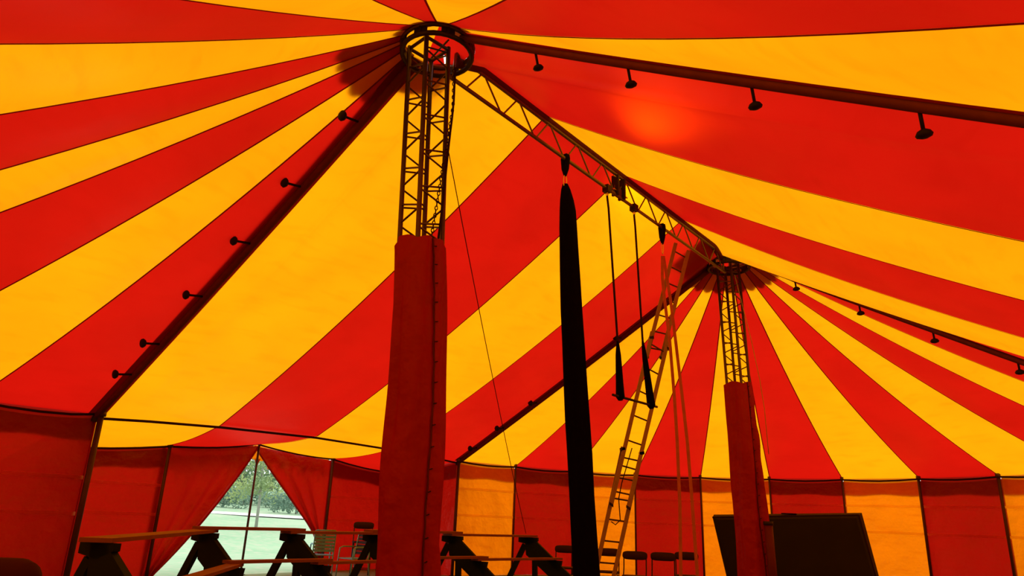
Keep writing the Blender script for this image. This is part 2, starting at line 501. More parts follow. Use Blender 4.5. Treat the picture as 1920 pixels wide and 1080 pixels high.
# entrance curtains pulled aside and short valance
def curtain(a, b, wf, label):
    a = V(a); b = V(b); t = (b - a); t.z = 0; t.normalize(); nn = V((t.y, -t.x, 0))
    def fn(u, v):
        w = wf(v) * u
        top = a.lerp(b, w); top = top - t * 0.06 * (1 - u); p = vz(top, lerp(a.lerp(b, u * wf(v)).z - 0.05, 0.03, v))
        amp = 0.05 + 0.06 * v * (1 - wf(v))
        p += nn * ((0.10 * min(1, u * 5) - 0.03) + amp * min(1, u * 4) * math.sin(u * 22 + 3 * v) * (0.25 + 0.75 * u) * min(1, v * 3))
        return p
    c = link('entrance_curtain', MB().grid(fn, 40, 16), M['wred'], None, smooth=True)
    hem = [fn(1, v / 16) for v in range(17)]
    link_child = MB().path(hem, 0.022, 6)
    h = link('hem', link_child, M['sleeve'], None, smooth=True)
    h.parent = c; h.location = h.location - c.location
    tag(c, label, 'curtain')
    return c
curtain(Q1, Q2, lambda h: max(0.05, 1 - 0.78 * h - 0.17 * h ** 3), 'red canvas entrance curtain swept to the left side of the opening')
curtain(Q3, Q2, lambda h: max(0.05, 1 - 1.30 * h), 'red canvas entrance curtain swept to the right side of the opening')
for a, b, m0 in ((Q1, Q2, 'wred'), (Q2, Q3, 'wyellow')):
    t = (b - a); t.z = 0; t.normalize(); no = V((-t.y, t.x, 0))
    def fn(u, v, a=a, b=b, no=no):
        p = a.lerp(b, u) + no * 0.12; p.z += 0.02 - (0.33 + 0.03 * math.sin(20 * u)) * v; return p
    link('valance', MB().grid(fn, 16, 2), M[m0], wall_ent, smooth=True)
    for k in range(7):
        u = (k + 0.5) / 7; p = a.lerp(b, u) + no * 0.125; z = p.z - 0.29
        mb = MB(); w = 0.07
        mb.v += [vz(p - t * w, z), vz(p + t * w, z), vz(p, z - 0.20), vz(p - t * w + no * 0.01, z), vz(p + t * w + no * 0.01, z), vz(p + no * 0.01, z - 0.20)]
        mb.f += [(0, 1, 2), (5, 4, 3), (0, 3, 4, 1), (1, 4, 5, 2), (2, 5, 3, 0)]
        link('pennant', mb, M['yellow' if k % 2 else 'red'], wall_ent)

# ------------------------------------------------------------------ eave poles and cables
def eave_pole(p, label, rad=0.028, group='eave poles along the tent wall', lean=0.0):
    p = V(p); inw = (V((ctr.x, ctr.y, 0)) - V((p.x, p.y, 0))).normalized()
    top = p + inw * 0.09; foot = vz(top - inw * lean, 0)
    r = empty('eave_pole', foot)
    link('pole', MB().tube(foot, top, rad, 10), M['pole_steel'], r, smooth=True)
    link('spigot', MB().tube(top - V((0, 0, .03)), top + V((0, 0, 0.05)), rad * 1.6, 10), M['steel'], r, smooth=True)
    link('foot_plate', MB().box(foot + V((0, 0, 0.008)), (0.07, 0, 0), (0, 0.07, 0), (0, 0, 0.008)), M['dark_steel'], r)
    tag(r, label, 'pole', group)
    return r
eave_pole(A, 'thick dark corner pole under the foot of the long left roof beam', 0.045)
eave_pole(Q1, 'dark eave pole left of the entrance opening, by the left curtain', 0.032)
eave_pole(Q2, 'thin black pole standing in the middle of the entrance opening', 0.024)
eave_pole(Q3, 'dark eave pole right of the entrance opening, behind the pale garden chairs', 0.032)
eave_pole(B, 'dark corner pole at the left edge of the first yellow wall panel', 0.035)
ord_ = ['at the right edge of the yellow wall panel above the bleachers', 'partly behind the black silk on the far wall',
        'beside the foot of the leaning ladder, between yellow and red wall', 'left of the far king pole between red and yellow wall',
        'just right of the far king pole above the dark mat', 'above the dark mat, between red and yellow wall',
        'right of the dark mat, between yellow and red wall', 'nearest the right edge of the picture']
for k in range(1, 9):
    eave_pole(end2(k), 'dark eave pole ' + ord_[k - 1], 0.025 if k < 7 else 0.032)
cab = MB().path([A + V((0, 0, -0.06))] + [A.lerp(B, t) + V((0, 0, -0.05 + 0.14 * math.sin(math.pi * t))) for t in (0.1, 0.25, 0.5, 0.75, 0.9)] + [B + V((0, 0, -0.06))], 0.022, 6)
tag(link('eave_cable', cab, M['rope']), 'dark eave cable between the entrance corners under the roof', 'cable')
def eave_rope(pts, label):
    L = []
    for a, b in zip(pts[:-1], pts[1:]):
        ia = (ctr - vz(a, 0)).normalized() * 0.07; ib = (ctr - vz(b, 0)).normalized() * 0.07
        for t in (0, 0.25, 0.5, 0.75):
            p = (a + ia).lerp(b + ib, t); p.z -= 0.02 + 0.04 * math.sin(math.pi * t); L.append(p)
    L.append(pts[-1] + (ctr - vz(pts[-1], 0)).normalized() * 0.07)
    tag(link('eave_rope', MB().path(L, 0.020, 6), M['rope'], smooth=True), label, 'rope')
eave_rope([end2(k) for k in range(0, 10)], 'dark rope along the eaves of the striped far wall')
eave_rope([end1(2), end1(1), A], 'dark rope along the eaves of the red left wall')
eave_rope([A0, Q1, Q2], 'dark rope along the canopy edge left of the entrance')
eave_rope([Q2, Q3, B0], 'dark rope along the canopy edge right of the entrance')

# ------------------------------------------------------------------ roof beams and lamps
def beam(P, corner, label, rad=0.052, pw=0.24, low=0.05):
    a = ring_pt(P, corner, RR * 0.9, H - 0.06); b = corner + V((0, 0, -low))
    pts = [roof_line(a, b, SAGB, t / 8) for t in range(9)]
    o = empty('roof_beam', V((corner.x, corner.y, corner.z - 0.1)))
    link('tube', MB().path(pts, rad, 10), M['beam'], o, smooth=True)
    side = r2
    fl = MB().grid(lambda u, v: roof_line(a, b, SAGB, v) + V((0, 0, 0.045)) + side * (u - 0.5) * pw, 1, 8)
    link('canvas_pocket', fl, M['seam'], o)
    link('end_fitting', MB().tube(pts[-1] + (a - b).normalized() * 0.02, pts[-1] + V((0, 0, -0.06)), 0.06, 10), M['dark_steel'], o)
    tag(o, label, 'beam', 'roof beams')
    return a, b
beams = {
    'A': (P1, *beam(P1, A, 'long dark beam from the near mast down to the left wall corner'), -1),
    'B': (P2, *beam(P2, B, 'dark beam from the far mast down to the yellow wall panel'), -1),
    'C': (P1, *beam(P1, Cc, 'dark beam from the near mast off the upper right edge', 0.036, 0.10), 1),
    'D': (P2, *beam(P2, D, 'dark beam from the far mast off the right edge', 0.045, 0.16, 0.20), 1)}
def lamp_proto(head, base):
    d = (head - base); L = d.length
    return L
def make_lamp(head, base, label, group, k=1.0):
    ax = (head - base).normalized()
    o = empty('roof_lamp', base)
    link('stalk', MB().tube(base, head - ax * 0.01, 0.016 * k, 8), M['lampb'], o, smooth=True)
    u = ax.orthogonal().normalized(); w = ax.cross(u)
    prof = [(-0.045, 0.022), (-0.03, 0.05), (0.0, 0.068), (0.02, 0.058), (0.034, 0.02)]
    loops = [[head + ax * z * k + (u * math.cos(j * math.pi / 6) + w * math.sin(j * math.pi / 6)) * rr * k for j in range(12)] for z, rr in prof]
    link('lamp_head', MB().rings(loops), M['lampb'], o, smooth=True)
    tag(o, label, 'lamp', group)
names = ['topmost', 'second', 'third', 'fourth', 'fifth', 'sixth']
for key, pxs, desc in (
        ('A', [(640, 230), (530, 362), (433, 479), (343, 581), (262, 671), (210, 728)], 'long left roof beam'),
        ('B', [(1154, 628), (995, 745), (932, 800), (882, 832)], 'far beam behind the trapeze'),
        ('C', [(1010, 106), (1183, 145), (1415, 184), (1730, 234)], 'upper right roof beam'),
        ('D', [(1492, 528), (1612, 572), (1750, 622), (1908, 674)], 'right beam of the far mast')):
    P, a, b, sg = beams[key]
    for i, q in enumerate(pxs):
        ox, oz = (0.28, -0.045) if key in 'AB' else (0.06, -0.17)
        hp = at_plane(q[0], q[1], P + r2 * ox * sg, r2)
        t = ((V((hp.x, hp.y, 0)) - V((a.x, a.y, 0))).dot((b - a)) - 0) / ((b - a).x ** 2 + (b - a).y ** 2)
        dd = V((b.x - a.x, b.y - a.y, 0)); t = (V((hp.x - a.x, hp.y - a.y, 0))).dot(dd) / dd.length_squared
        base = roof_line(a, b, SAGB, t)
        head = base + r2 * ox * sg + V((0, 0, oz))
        make_lamp(head, base, 'small dark knob lamp, %s from the mast on the %s' % (names[i] if i else 'first', desc), 'lamps on the ' + desc, 0.8 if key == 'C' else 1.0)

# ------------------------------------------------------------------ king poles
def king_pole(base, top, ang, sl_top, half, label, period=0.40, phase=0.0):
    o = empty('king_pole', base)
    ax = (top - base).normalized()
    e1 = V((math.cos(ang), math.sin(ang), 0)); e2 = V((-math.sin(ang), math.cos(ang), 0))
    cs = [(1, 1), (-1, 1), (-1, -1), (1, -1)]
    Lm = (top - base).length
    def pt(i, s):
        c = cs[i % 4]; return base + ax * s + (e1 * c[0] + e2 * c[1]) * half
    for i in range(4):
        link('chord', MB().tube(pt(i, 0), pt(i, Lm), 0.026, 10), M['steel'], o, smooth=True)
    s = 0.3 + phase
    while s < Lm - 0.45:
        if s > sl_top - 0.7:
            for i in range(4):
                a = i if i % 2 == 0 else i + 1; b = i + 1 if i % 2 == 0 else i
                q = s + (period * 0.5 if i in (1, 2) else 0) + (0.175 if i in (2, 3) else 0)
                link('brace', MB().tube(pt(a, q), pt(b, q + period * 0.22), 0.011, 6), M['steel'], o)
                link('brace', MB().tube(pt(b, q + period * 0.28), pt(a, q + period * 0.50), 0.011, 6), M['steel'], o)
        s += period
    link('base_plate', MB().box(base + V((0, 0, 0.015)), e1 * 0.3, e2 * 0.3, (0, 0, 0.015)), M['dark_steel'], o)
    for i in range(4):
        link('head_bar', MB().tube(pt(i, Lm - 0.03), pt(i + 1, Lm - 0.03), 0.02, 8), M['steel'], o)
    tag(o, label, 'mast', 'king poles')
    return o, pt
m1b, m1t = V((-0.80, 6.80, 0)), V((-1.05, 6.80, H - 0.02))
m2b, m2t = V((4.47, 13.28, 0)), V((4.285, 13.28, H - 0.02))
king1, kp1 = king_pole(m1b, m1t, math.radians(134), 3.94, 0.155, 'tall near lattice king pole wrapped in a red cover below', 0.42, 0.10)
king2, kp2 = king_pole(m2b, m2t, math.radians(132), 3.90, 0.150, 'distant lattice king pole with red cover, right of the ladder', 0.42)
def sleeve(parent, base, top, ztop, ang, r_top, r_bot, seed, seam_ang):
    n = 48
    ax = (top - base); ax = ax / ax.z
    def P(j, t):
        a = 2 * math.pi * j / n + ang
        # rounded square section
        ca, sa = math.cos(a - ang), math.sin(a - ang)
        k = 1.0 / (abs(ca) ** 3.2 + abs(sa) ** 3.2) ** (1 / 3.2)
        rad = lerp(r_bot, r_top, t) * 0.80 * k
        fold = 0.016 * noise.noise(V((math.cos(a) * 1.4, math.sin(a) * 1.4, t * 2.2 + seed))) * 3.0
        fold += 0.012 * math.sin(a * 6 + 5 * t + seed) * (1 - t * 0.5) + 0.012 * math.sin(a * 9 - 7 * t) + 0.012 * math.sin(t * 17 + 2 * a) * t * (1 - t) * 2
        dz = 0.05 * abs(math.cos(2 * (a - ang))) * t
        # a deep fold by the laced overlap
        da = (a - seam_ang + math.pi) % (2 * math.pi) - math.pi
        fold -= 0.045 * math.exp(-(da / 0.10) ** 2) * (1 - 0.35 * t)
        fold += 0.030 * math.exp(-((da - 0.28) / 0.16) ** 2) * (0.6 + 0.4 * math.sin(26 * t + seed))
        z = 0.02 + (ztop - 0.02) * t - (0.05 - dz) * (t > 0.999)
        p = base + ax * z
        return V((p.x, p.y, z)) + V((math.cos(a), math.sin(a), 0)) * (rad + fold)
    nv = 40
    loops = [[P(j, i / nv) for j in range(n)] for i in range(nv + 1)]
    o = link('sleeve', MB().rings(loops, False, False), M['sleeve'], parent, smooth=True)
    def edge(i, u):
        a = seam_ang + 0.02 + u
        j = (a - ang) / (2 * math.pi) * n
        p = P(j, i / nv); c = base + ax * p.z
        d = V((p.x - c.x, p.y - c.y, 0)).normalized()
        return p + d * (0.022 + 0.010 * math.sin(i * 0.9) * (u > 0.1))
    fl = MB().grid(lambda u, v: edge(v * nv, lerp(0.0, 0.30, u)), 4, 40)
    link('overlap_flap', fl, M['sleeve'], o, smooth=True)
    link('lacing_rope', MB().path([edge(i, -0.03) + V((0.006 * math.sin(i * 1.7), 0, 0)) for i in range(nv + 1)], 0.007, 6), M['beam'], o, smooth=True)
    for i in range(3, nv, 2):
        p = edge(i, 0.05); c = base + ax * p.z; d = V((p.x - c.x, p.y - c.y, 0)).normalized(); t = V((-d.y, d.x, 0))
        link('lace', MB().tube(p + d * 0.004 - t * 0.03, p + d * 0.004 + t * 0.03 + V((0, 0, 0.02)), 0.005, 5), M['rope'], o)
    return o
def view_ang(p): return math.atan2(-p.y, -p.x)
sleeve(king1, m1b, m1t, 3.97, math.radians(134), 0.292, 0.318, 3.1, view_ang(m1b) + 0.72)
sleeve(king2, m2b, m2t, 3.92, math.radians(132), 0.29, 0.335, 8.3, view_ang(m2b) + 0.85)
# crown rings the roof is laced to
def crown(P, label):
    o = empty('crown_ring', vz(P, H - 0.1))
    def circ(rad, z, n=32): return [V((P.x + math.cos(2 * math.pi * k / n) * rad, P.y + math.sin(2 * math.pi * k / n) * rad, z)) for k in range(n)]
    link('upper_hoop', MB().path(circ(RR, H - 0.02), 0.028, 8, closed=True), M['steel'], o, smooth=True)
    link('lower_hoop', MB().path(circ(RR * 0.98, H - 0.13), 0.028, 8, closed=True), M['dark_steel'], o, smooth=True)
    for k in range(8):
        a = 2 * math.pi * (k + 0.5) / 8
        d = V((math.cos(a), math.sin(a), 0))
        link('post', MB().tube(vz(P, H - 0.13) + d * RR, vz(P, H - 0.02) + d * RR, 0.018, 6), M['dark_steel'], o)
        link('tab', MB().box(vz(P, H - 0.08) + d * RR * 0.97, d * 0.012, V((-d.y, d.x, 0)) * 0.075, (0, 0, 0.06)), M['dark_steel'], o)
    tag(o, label, 'ring', 'crown rings')
crown(P1, 'dark steel crown ring around the head of the near mast')
crown(P2, 'dark steel crown ring around the head of the far mast')
# hoist chain and ropes on the near mast
right_side = V((0.985, 0.17, 0))
def side_pt(z, o): 
    ax = (m1t - m1b) / (m1t - m1b).z
    return m1b + ax * z + right_side * o + V((0, -0.10, 0))
links_ = MB()
zz = 6.05; k = 0
while zz > 3.85:
    o_ = lerp(0.10, 0.30, max(0, min(1, (zz - 3.85) / 1.7)))
    p = side_pt(zz, o_)
    t = V((1, 0, 0)) if k % 2 else V((0, 1, 0))
    pts = [p + t * 0.014 * math.cos(a) + V((0, 0, 0.026 * math.sin(a))) for a in [2 * math.pi * j / 8 for j in range(8)]]
    links_.path(pts, 0.006, 4, closed=True)
    zz -= 0.042; k += 1
tag(link('hoist_chain', links_, M['dark_steel'], smooth=True), 'dark hoist chain hanging down the right of the near mast', 'chain')
tag(link('mast_rope', MB().path([side_pt(z, lerp(0.17, 0.32, min(1, (z - 3.95) / 1.6)) + 0.015 * math.sin(z * 2)) for z in [3.95 + 0.21 * i for i in range(11)]], 0.013, 6), M['rope'], smooth=True),
    'dark rope running down the right of the near mast', 'rope')
tag(link('pale_halyard', MB().path([m2b + V((0.29, -0.22, 2.6)), m2b + V((0.25, -0.28, 3.4)), m2b + V((0.20, -0.28, 3.95)), m2b + V((0.10, -0.26, 4.7)), m2t + V((0.08, -0.15, -0.3))], 0.006, 6), M['whiterope'], smooth=True),
    'thin pale halyard down the right of the far king pole', 'rope')

# ------------------------------------------------------------------ ridge truss
nR = n2
def rp(s, z, off=0.0): return vz(P1 + r2 * s + n2 * off, z)
truss = empty('ridge_truss', rp(RL / 2, EYE + 4.78))
ZL, ZU = EYE + 4.78, EYE + 5.13
link('bottom_chord', MB().tube(rp(0.22, ZL), rp(RL - 0.22, ZL), 0.025, 10), M['truss'], truss, smooth=True)
link('top_chord', MB().tube(rp(0.30, ZU), rp(RL - 0.30, ZU), 0.027, 10), M['truss'], truss, smooth=True)
link('end_strut', MB().tube(rp(0.28, ZL), rp(0.30, ZU), 0.02, 8), M['truss'], truss, smooth=True)
link('end_strut', MB().tube(rp(RL - 0.28, ZL), rp(RL - 0.30, ZU), 0.02, 8), M['truss'], truss, smooth=True)
pock = MB().path([vz(ridge(s), min(ridge(s).z, HR) - 0.035) for s in [0.34 + (RL - 0.68) * i / 20 for i in range(21)]], 0.06, 8)
link('canvas_pocket', pock, M['beam'], truss, smooth=True)
s0 = 0.48; per = 0.69; nb = 11
for k in range(nb):
    a = s0 + per * k
    if a + 0.28 < RL - 0.25: link('brace', MB().tube(rp(a + 0.02, ZL), rp(a + 0.29, ZU), 0.012, 6), M['truss'], truss)
    if a + per < RL - 0.2: link('brace', MB().tube(rp(a + 0.33, ZU), rp(a + per - 0.02, ZL), 0.012, 6), M['truss'], truss)
for s in (3.93, 4.12):
    link('joint_plate', MB().box(rp(s, (ZL + ZU) / 2 - 0.02), r2 * 0.018, n2 * 0.06, (0, 0, 0.17)), M['dark_steel'], truss)
link('gusset', MB().box(rp(4.02, ZL + 0.06), r2 * 0.13, n2 * 0.008, (0, 0, 0.09)), M['beam'], truss)
for s in (3.87, 4.18):
    for dz in (0.05, 0.27):
        link('bolt', MB().tube(rp(s - 0.05, ZL + dz, -0.03), rp(s + 0.05, ZL + dz, -0.03), 0.012, 6), M['gold'], truss)
tag(truss, 'long lattice truss under the ridge between the two masts', 'truss')

# ------------------------------------------------------------------ rigging on the truss
def sling(parent, s, drop, w=0.055, lean=V((0, 0, 0))):
    p = rp(s, ZL)
    loop = [p + V((0, 0, 0.05)), p + V((0, 0, -drop))]
    mb = MB()
    for sg in (-1, 1):
        q = [p + n2 * 0.03 * sg + V((0, 0, 0.045)), p + n2 * 0.036 * sg, p + n2 * 0.02 * sg + V((0, 0, -drop * 0.6)) + lean * 0.6, p + V((0, 0, -drop)) + lean]
        mb.path(q, [w * 0.55, w * 0.6, w * 0.6, w * 0.35], 8)
    mb.path([p + n2 * 0.03 + V((0, 0, 0.045)), p - n2 * 0.03 + V((0, 0, 0.045))], w * 0.55, 8)
    return link('sling', mb, M['sling'], parent, smooth=True), p + V((0, 0, -drop)) + lean
def carabiner(parent, top, h=0.15, w=0.028, mat='gold'):
    pts = []
    for j in range(14):
        a = 2 * math.pi * j / 14
        pts.append(top + r2 * w * math.sin(a) * (1 + 0.3 * math.cos(a)) + V((0, 0, -h / 2 + (h / 2) * math.cos(a))))
    return link('carabiner', MB().path(pts, 0.007, 6, closed=True), M[mat], parent, smooth=True)
# black silk
silk = empty('aerial_silk', rp(2.57, ZL - 0.3))
_, e = sling(silk, 2.57, 0.26, 0.06)
carabiner(silk, e + V((0, 0, 0.01)), 0.22, 0.035)
pS = vz(P1 + r2 * 2.57, 0)
prof = [(1060, 345, 10), (1061, 356, 18), (1063, 375, 26), (1064.5, 395, 31), (1065.5, 430, 34), (1067, 470, 36), (1069, 520, 39), (1071.5, 580, 41.5), (1075, 640, 43), (1079, 720, 45), (1083, 790, 47), (1087, 850, 47), (1091, 930, 46), (1095, 1000, 47), (1100, 1080, 48), (1105, 1150, 49)]
loops = []
for i, (x, y, w) in enumerate(prof):
    c = at_plane(x, y, pS, V((0, 1, 0)))
    hw = w / 2 / FPX * (c - V((0, 0, EYE))).length * 0.985
    L = []
    for j in range(28):
        a = 2 * math.pi * j / 28
        f = 1 + 0.10 * math.sin(a * 5 + i * 0.35) + 0.06 * math.sin(a * 3 - i * 0.6)
        ca = math.cos(a); 
        L.append(c + V((hw * ca * (f if abs(ca) < 0.85 else 1), hw * 0.55 * math.sin(a) * f, 0)))
    loops.append(L)
link('fabric', MB().rings(loops), M['black'], silk, smooth=True)
tag(silk, 'black aerial silk hanging from the ridge truss beside the near mast', 'silk')
# trapeze
trap = empty('trapeze', at_plane(1193, 752, pS + r2 * 1.5, V((0, 1, 0))))
pT = [rp(3.68, ZL), rp(4.50, ZL)]
lows = [at_depth(1163, 744, pT[0].y - 0.05), at_depth(1221, 760, pT[1].y - 0.05)]
for (p, q, mid, kx) in ((pT[0], lows[0], (1158, 640), 0), (pT[1], lows[1], (1205, 640), 1)):
    link('clamp', MB().box(p + V((0, 0, -0.01)), r2 * 0.055, n2 * 0.05, (0, 0, 0.055)), M['dark_steel'], trap)
    link('shackle', MB().path([p + V((0, 0, -0.06)) + r2 * 0.025 * math.sin(a) + V((0, 0, -0.035 + 0.035 * math.cos(a))) for a in [2 * math.pi * j / 10 for j in range(10)]], 0.008, 6, closed=True), M['gold'], trap, smooth=True)
    knee = at_depth(mid[0], mid[1], p.y - 0.02)
    a = p + V((0, 0, -0.12))
    first = at_depth((1141, 1191)[kx], (390, 425)[kx], p.y)
    link('rope', MB().path([a, first, knee, q], 0.016, 8), M['rope'], trap, smooth=True)
    pts = [knee.lerp(q, t) for t in (0, 0.1, 0.25, 0.5, 0.75, 0.93, 1.0)]
    pts.append(q + (q - knee).normalized() * 0.05)
    link('rope_padding', MB().path(pts, [0.016, 0.026, 0.038, 0.046, 0.052, 0.058, 0.062, 0.03], 12), M['black'], trap, smooth=True)
bd = (lows[1] - lows[0]).normalized()
link('bar', MB().tube(lows[0] - bd * 0.19, lows[1] + bd * 0.17, 0.017, 10), M['dark_steel'], trap, smooth=True)
tag(trap, 'trapeze on dark padded ropes hanging from the ridge truss', 'trapeze')
# pair of straps
strp = empty('aerial_straps', rp(5.46, ZL - 0.3))
_, e = sling(strp, 5.46, 0.30, 0.055)
carabiner(strp, e + V((0, 0, 0.02)), 0.20, 0.03)
yS = rp(5.46, 0).y
for pts in ([(1242, 480), (1242, 520), (1246, 560), (1256, 640), (1265, 750), (1270, 830), (1275, 950), (1277, 1110)],
            [(1244, 480), (1248, 505), (1257, 560), (1267, 640), (1280, 750), (1289, 830), (1297, 930), (1310, 1110)]):
    mb = MB(); P3 = [at_depth(x, y, yS + (0.05 if pts[-1][0] > 1300 else 0)) for x, y in pts]
    i0 = 0
    loops = []
    for p in P3:
        loops.append([p + V((0.024, 0, 0)), p + V((0.024, 0.008, 0)), p + V((-0.024, 0.008, 0)), p + V((-0.024, 0, 0))])
    mb.rings(loops)
    link('strap', mb, M['strap'], strp)
tag(strp, 'pair of pale orange lit aerial straps hanging right of the ladder', 'straps')
# thin guy wire
wire = [at_depth(838, 268, 7.0), at_depth(868, 400, 8.2), at_depth(902, 580, 10.2), at_depth(938, 780, 13.0), at_depth(962, 885, 14.5), at_depth(984, 990, 14.25), ]
g0 = wire[0]; g1 = at_depth(986, 1000, 14.3)
tag(link('guy_wire', MB().path([g0 + (g1 - g0) * t + V((0, 0, -0.10 * 4 * t * (1 - t))) for t in [i / 12 for i in range(13)]], 0.006, 5), M['rope'], smooth=True),
    'thin wire slanting from the near mast down to the bleachers', 'wire')

# ------------------------------------------------------------------ extension ladder
YL = rp(5.95, 0).y + 0.10
def ladder_section(parent, top_l, top_r, bot_l, bot_r, dy, nr, name='ladder_section', extra=0):
    tl, tr, bl, br = (at_depth(x, y, YL + dy) for x, y in (top_l, top_r, bot_l, bot_r))
    sec = empty(name, bl, parent)
    sec.location = bl - parent.location
    wx = (tr - tl).normalized()
    for a, b in ((tl, bl), (tr, br)):
        link('rail', MB().bar(a, b, 0.062, 0.03, (0, 1, 0)), M['alu'], sec)
    for k in range(nr):
        t = (k + 0.5) / nr
        link('rung', MB().tube(tl.lerp(bl, t) , tr.lerp(br, t), 0.013, 8), M['steel'], sec, smooth=True)
    for a in (bl, br):
        link('end_cap', MB().box(a, wx * 0.036, V((0, 0.02, 0)), (0, 0, 0.02)), M['dark_steel'], sec)
    return sec
lad = empty('extension_ladder', vz(at_depth(1140, 1070, YL), 0))
ladder_section(lad, (1267, 456), (1291, 470), (1213, 668), (1240, 672), 0.0, 7)
ladder_section(lad, (1223, 622), (1252, 640), (1146, 946), (1178, 952), -0.075, 7)
ladder_section(lad, (1168, 838), (1203, 846), (1098, 1160), (1133, 1160), 0.0, 8)
for q in ((1221, 634), (1254, 654), (1167, 842), (1203, 850)):
    p = at_depth(q[0], q[1], YL - 0.04)
    link('bracket', MB().box(p, (0.036, 0, 0.008), (0, 0.05, 0), (-0.004, 0, 0.022)), M['dark_steel'], lad)
pull = [at_depth(x, y, YL - 0.12) for x, y in ((1185, 840), (1166, 905), (1160, 935), (1163, 975), (1154, 984), (1146, 978))]
link('pull_rope', MB().path(pull, 0.008, 6), M['rope'], lad, smooth=True)
tag(lad, 'long aluminium extension ladder leaning up to the ridge truss', 'ladder')

# ------------------------------------------------------------------ bleachers
g = V((0.93, -0.37, 0))
lat = V((0.37, 0.93, 0))
def bleacher_frame(px, py, d, label):
    top = at_depth(px, py, d); top.z = 0.985 
    o = empty('bleacher_frame', vz(top, 0))
    run = 1.30; low = V((top.x, top.y, 0)) + g * run
    t_h = 0.035
    def slab(pts):       # 2-d outline in (g, z), thickness along lat
        f = [vz(top, 0) + g * a + V((0, 0, z)) - lat * t_h for a, z in pts]
        b = [vz(top, 0) + g * a + V((0, 0, z)) + lat * t_h for a, z in pts]
        return MB().rings([f, b])
    link('stringer', slab([(-0.10, 0.985), (0.06, 0.985), (1.24, 0.02), (0.80, 0.02), (-0.06, 0.68)][::-1]), M['green'], o)
    link('seat_bracket', slab([(-0.22, 0.99), (-0.22, 0.90), (0.0, 0.86), (0.16, 0.93), (0.16, 0.99)]), M['green'], o)
    link('seat_bracket', slab([(0.36, 0.61), (0.60, 0.40), (0.64, 0.61)]), M['green'], o)
    b0 = vz(top, 0)
    link('leg', MB().bar(b0 - g * 0.10 + V((0, 0, 0.86)), b0 - g * 0.52, 0.07, 0.09, g), M['green'], o)
    link('leg', MB().bar(b0 + g * 0.10 + V((0, 0, 0.75)), b0 + g * 0.13, 0.07, 0.09, g), M['green'], o)
    link('foot_rail', MB().bar(b0 - g * 0.56 + V((0, 0, 0.03)), b0 + g * 1.24 + V((0, 0, 0.03)), 0.06, 0.05), M['green'], o)
    tag(o, label, 'frame', 'bleacher frames')
    return top
BF = [(196, 1008, 6.2, 'dark green bleacher frame nearest the left edge, by the red wall'),
      (390, 993, 9.5, 'dark green bleacher frame standing out against the left of the entrance opening'),
      (553, 996, 10.5, 'dark green bleacher frame at the right of the entrance opening, before the garden chairs'),
      (706, 998, 11.7, 'dark bleacher frame half hidden behind the red cover of the near mast'),
      (852, 1002, 12.9, 'dark green bleacher frame just right of the near mast by yellow wall'),
      (994, 1004, 14.2, 'dark bleacher frame below the thin wire, before red wall')]
tops = [bleacher_frame(*b) for b in BF]
def plank(a, b, w, label, ext=0.12):
    d = (b - a); d.z = 0; d.normalize()
    o = link('seat_plank', MB().bar(a - d * ext, b + d * ext, w, 0.035), M['plank'])
    tag(o, label, 'plank', 'bleacher seat planks')
for k in range(5):
    a, b = tops[k] + V((0, 0, 0.026 + 0.0)), tops[k + 1] + V((0, 0, 0.026))
    sh = g * (0.03 if k % 2 else -0.03)
    plank(a + g * -0.03 + V((0, 0, 0.036 * (k % 2))), b + g * -0.03 + V((0, 0, 0.036 * (k % 2))), 0.25,
          'reddish top row seat plank ' + ('from the leftmost bleacher frame to the entrance', 'across the entrance opening', 'in front of the pale garden chairs', 'behind the covered near mast', 'before the yellow wall panel right of the mast')[k])
low_z = 0.64
for k in range(5):
    a, b = vz(tops[k] + g * 0.50, low_z), vz(tops[k + 1] + g * 0.50, low_z)
    plank(a + V((0, 0, 0.036 * (k % 2))), b + V((0, 0, 0.036 * (k % 2))), 0.17,
          'reddish lower row seat plank ' + ('at the bottom left beside the red wall', 'across the bottom of the entrance opening', 'below the pale garden chairs', 'behind the foot of the near mast', 'below the yellow wall panel right of the mast')[k])

# ------------------------------------------------------------------ chairs
def folding_chair(seat_h=0.42, top=0.84):
    o = empty('folding_chair')
    bw = 0.225
    pts = []
    for j in range(20):
        a = 2 * math.pi * j / 20
        ca, sa = math.cos(a), math.sin(a)
        pts.append((bw * math.copysign(abs(ca) ** 0.45, ca), 0.075 * math.copysign(abs(sa) ** 0.6, sa)))
    L = [[V((x * k, y0 + 0.03 * (x / bw) ** 2 * -1, top - 0.078 + z * k)) for x, z in pts] for y0, k in ((0.215, 0.94), (0.208, 1.0), (0.192, 1.0), (0.185, 0.94))]
    link('backrest', MB().rings(L), M['chairdark'], o, smooth=True)
    s = [[V((x * 0.98, 0.205 * (z / 0.075), seat_h + dz)) for x, z in pts] for dz in (-0.02, 0.0, 0.012)]
    link('seat', MB().rings(s), M['chairdark'], o, smooth=True)
    for sx in (-1, 1):
        link('leg', MB().path([(sx * 0.20, 0.20, top - 0.03), (sx * 0.20, 0.17, 0.55), (sx * 0.205, -0.22, 0.0)], 0.011, 8), M['dark_steel'], o, smooth=True)
        link('leg', MB().path([(sx * 0.18, -0.14, seat_h - 0.02), (sx * 0.185, 0.24, 0.0)], 0.011, 8), M['dark_steel'], o, smooth=True)
    link('crossbar', MB().tube((-0.20, -0.10, 0.17), (0.20, -0.10, 0.17), 0.009, 8), M['dark_steel'], o, smooth=True)
    link('crossbar', MB().tube((-0.18, 0.16, 0.12), (0.18, 0.16, 0.12), 0.009, 8), M['dark_steel'], o, smooth=True)
    return o
fc = folding_chair()
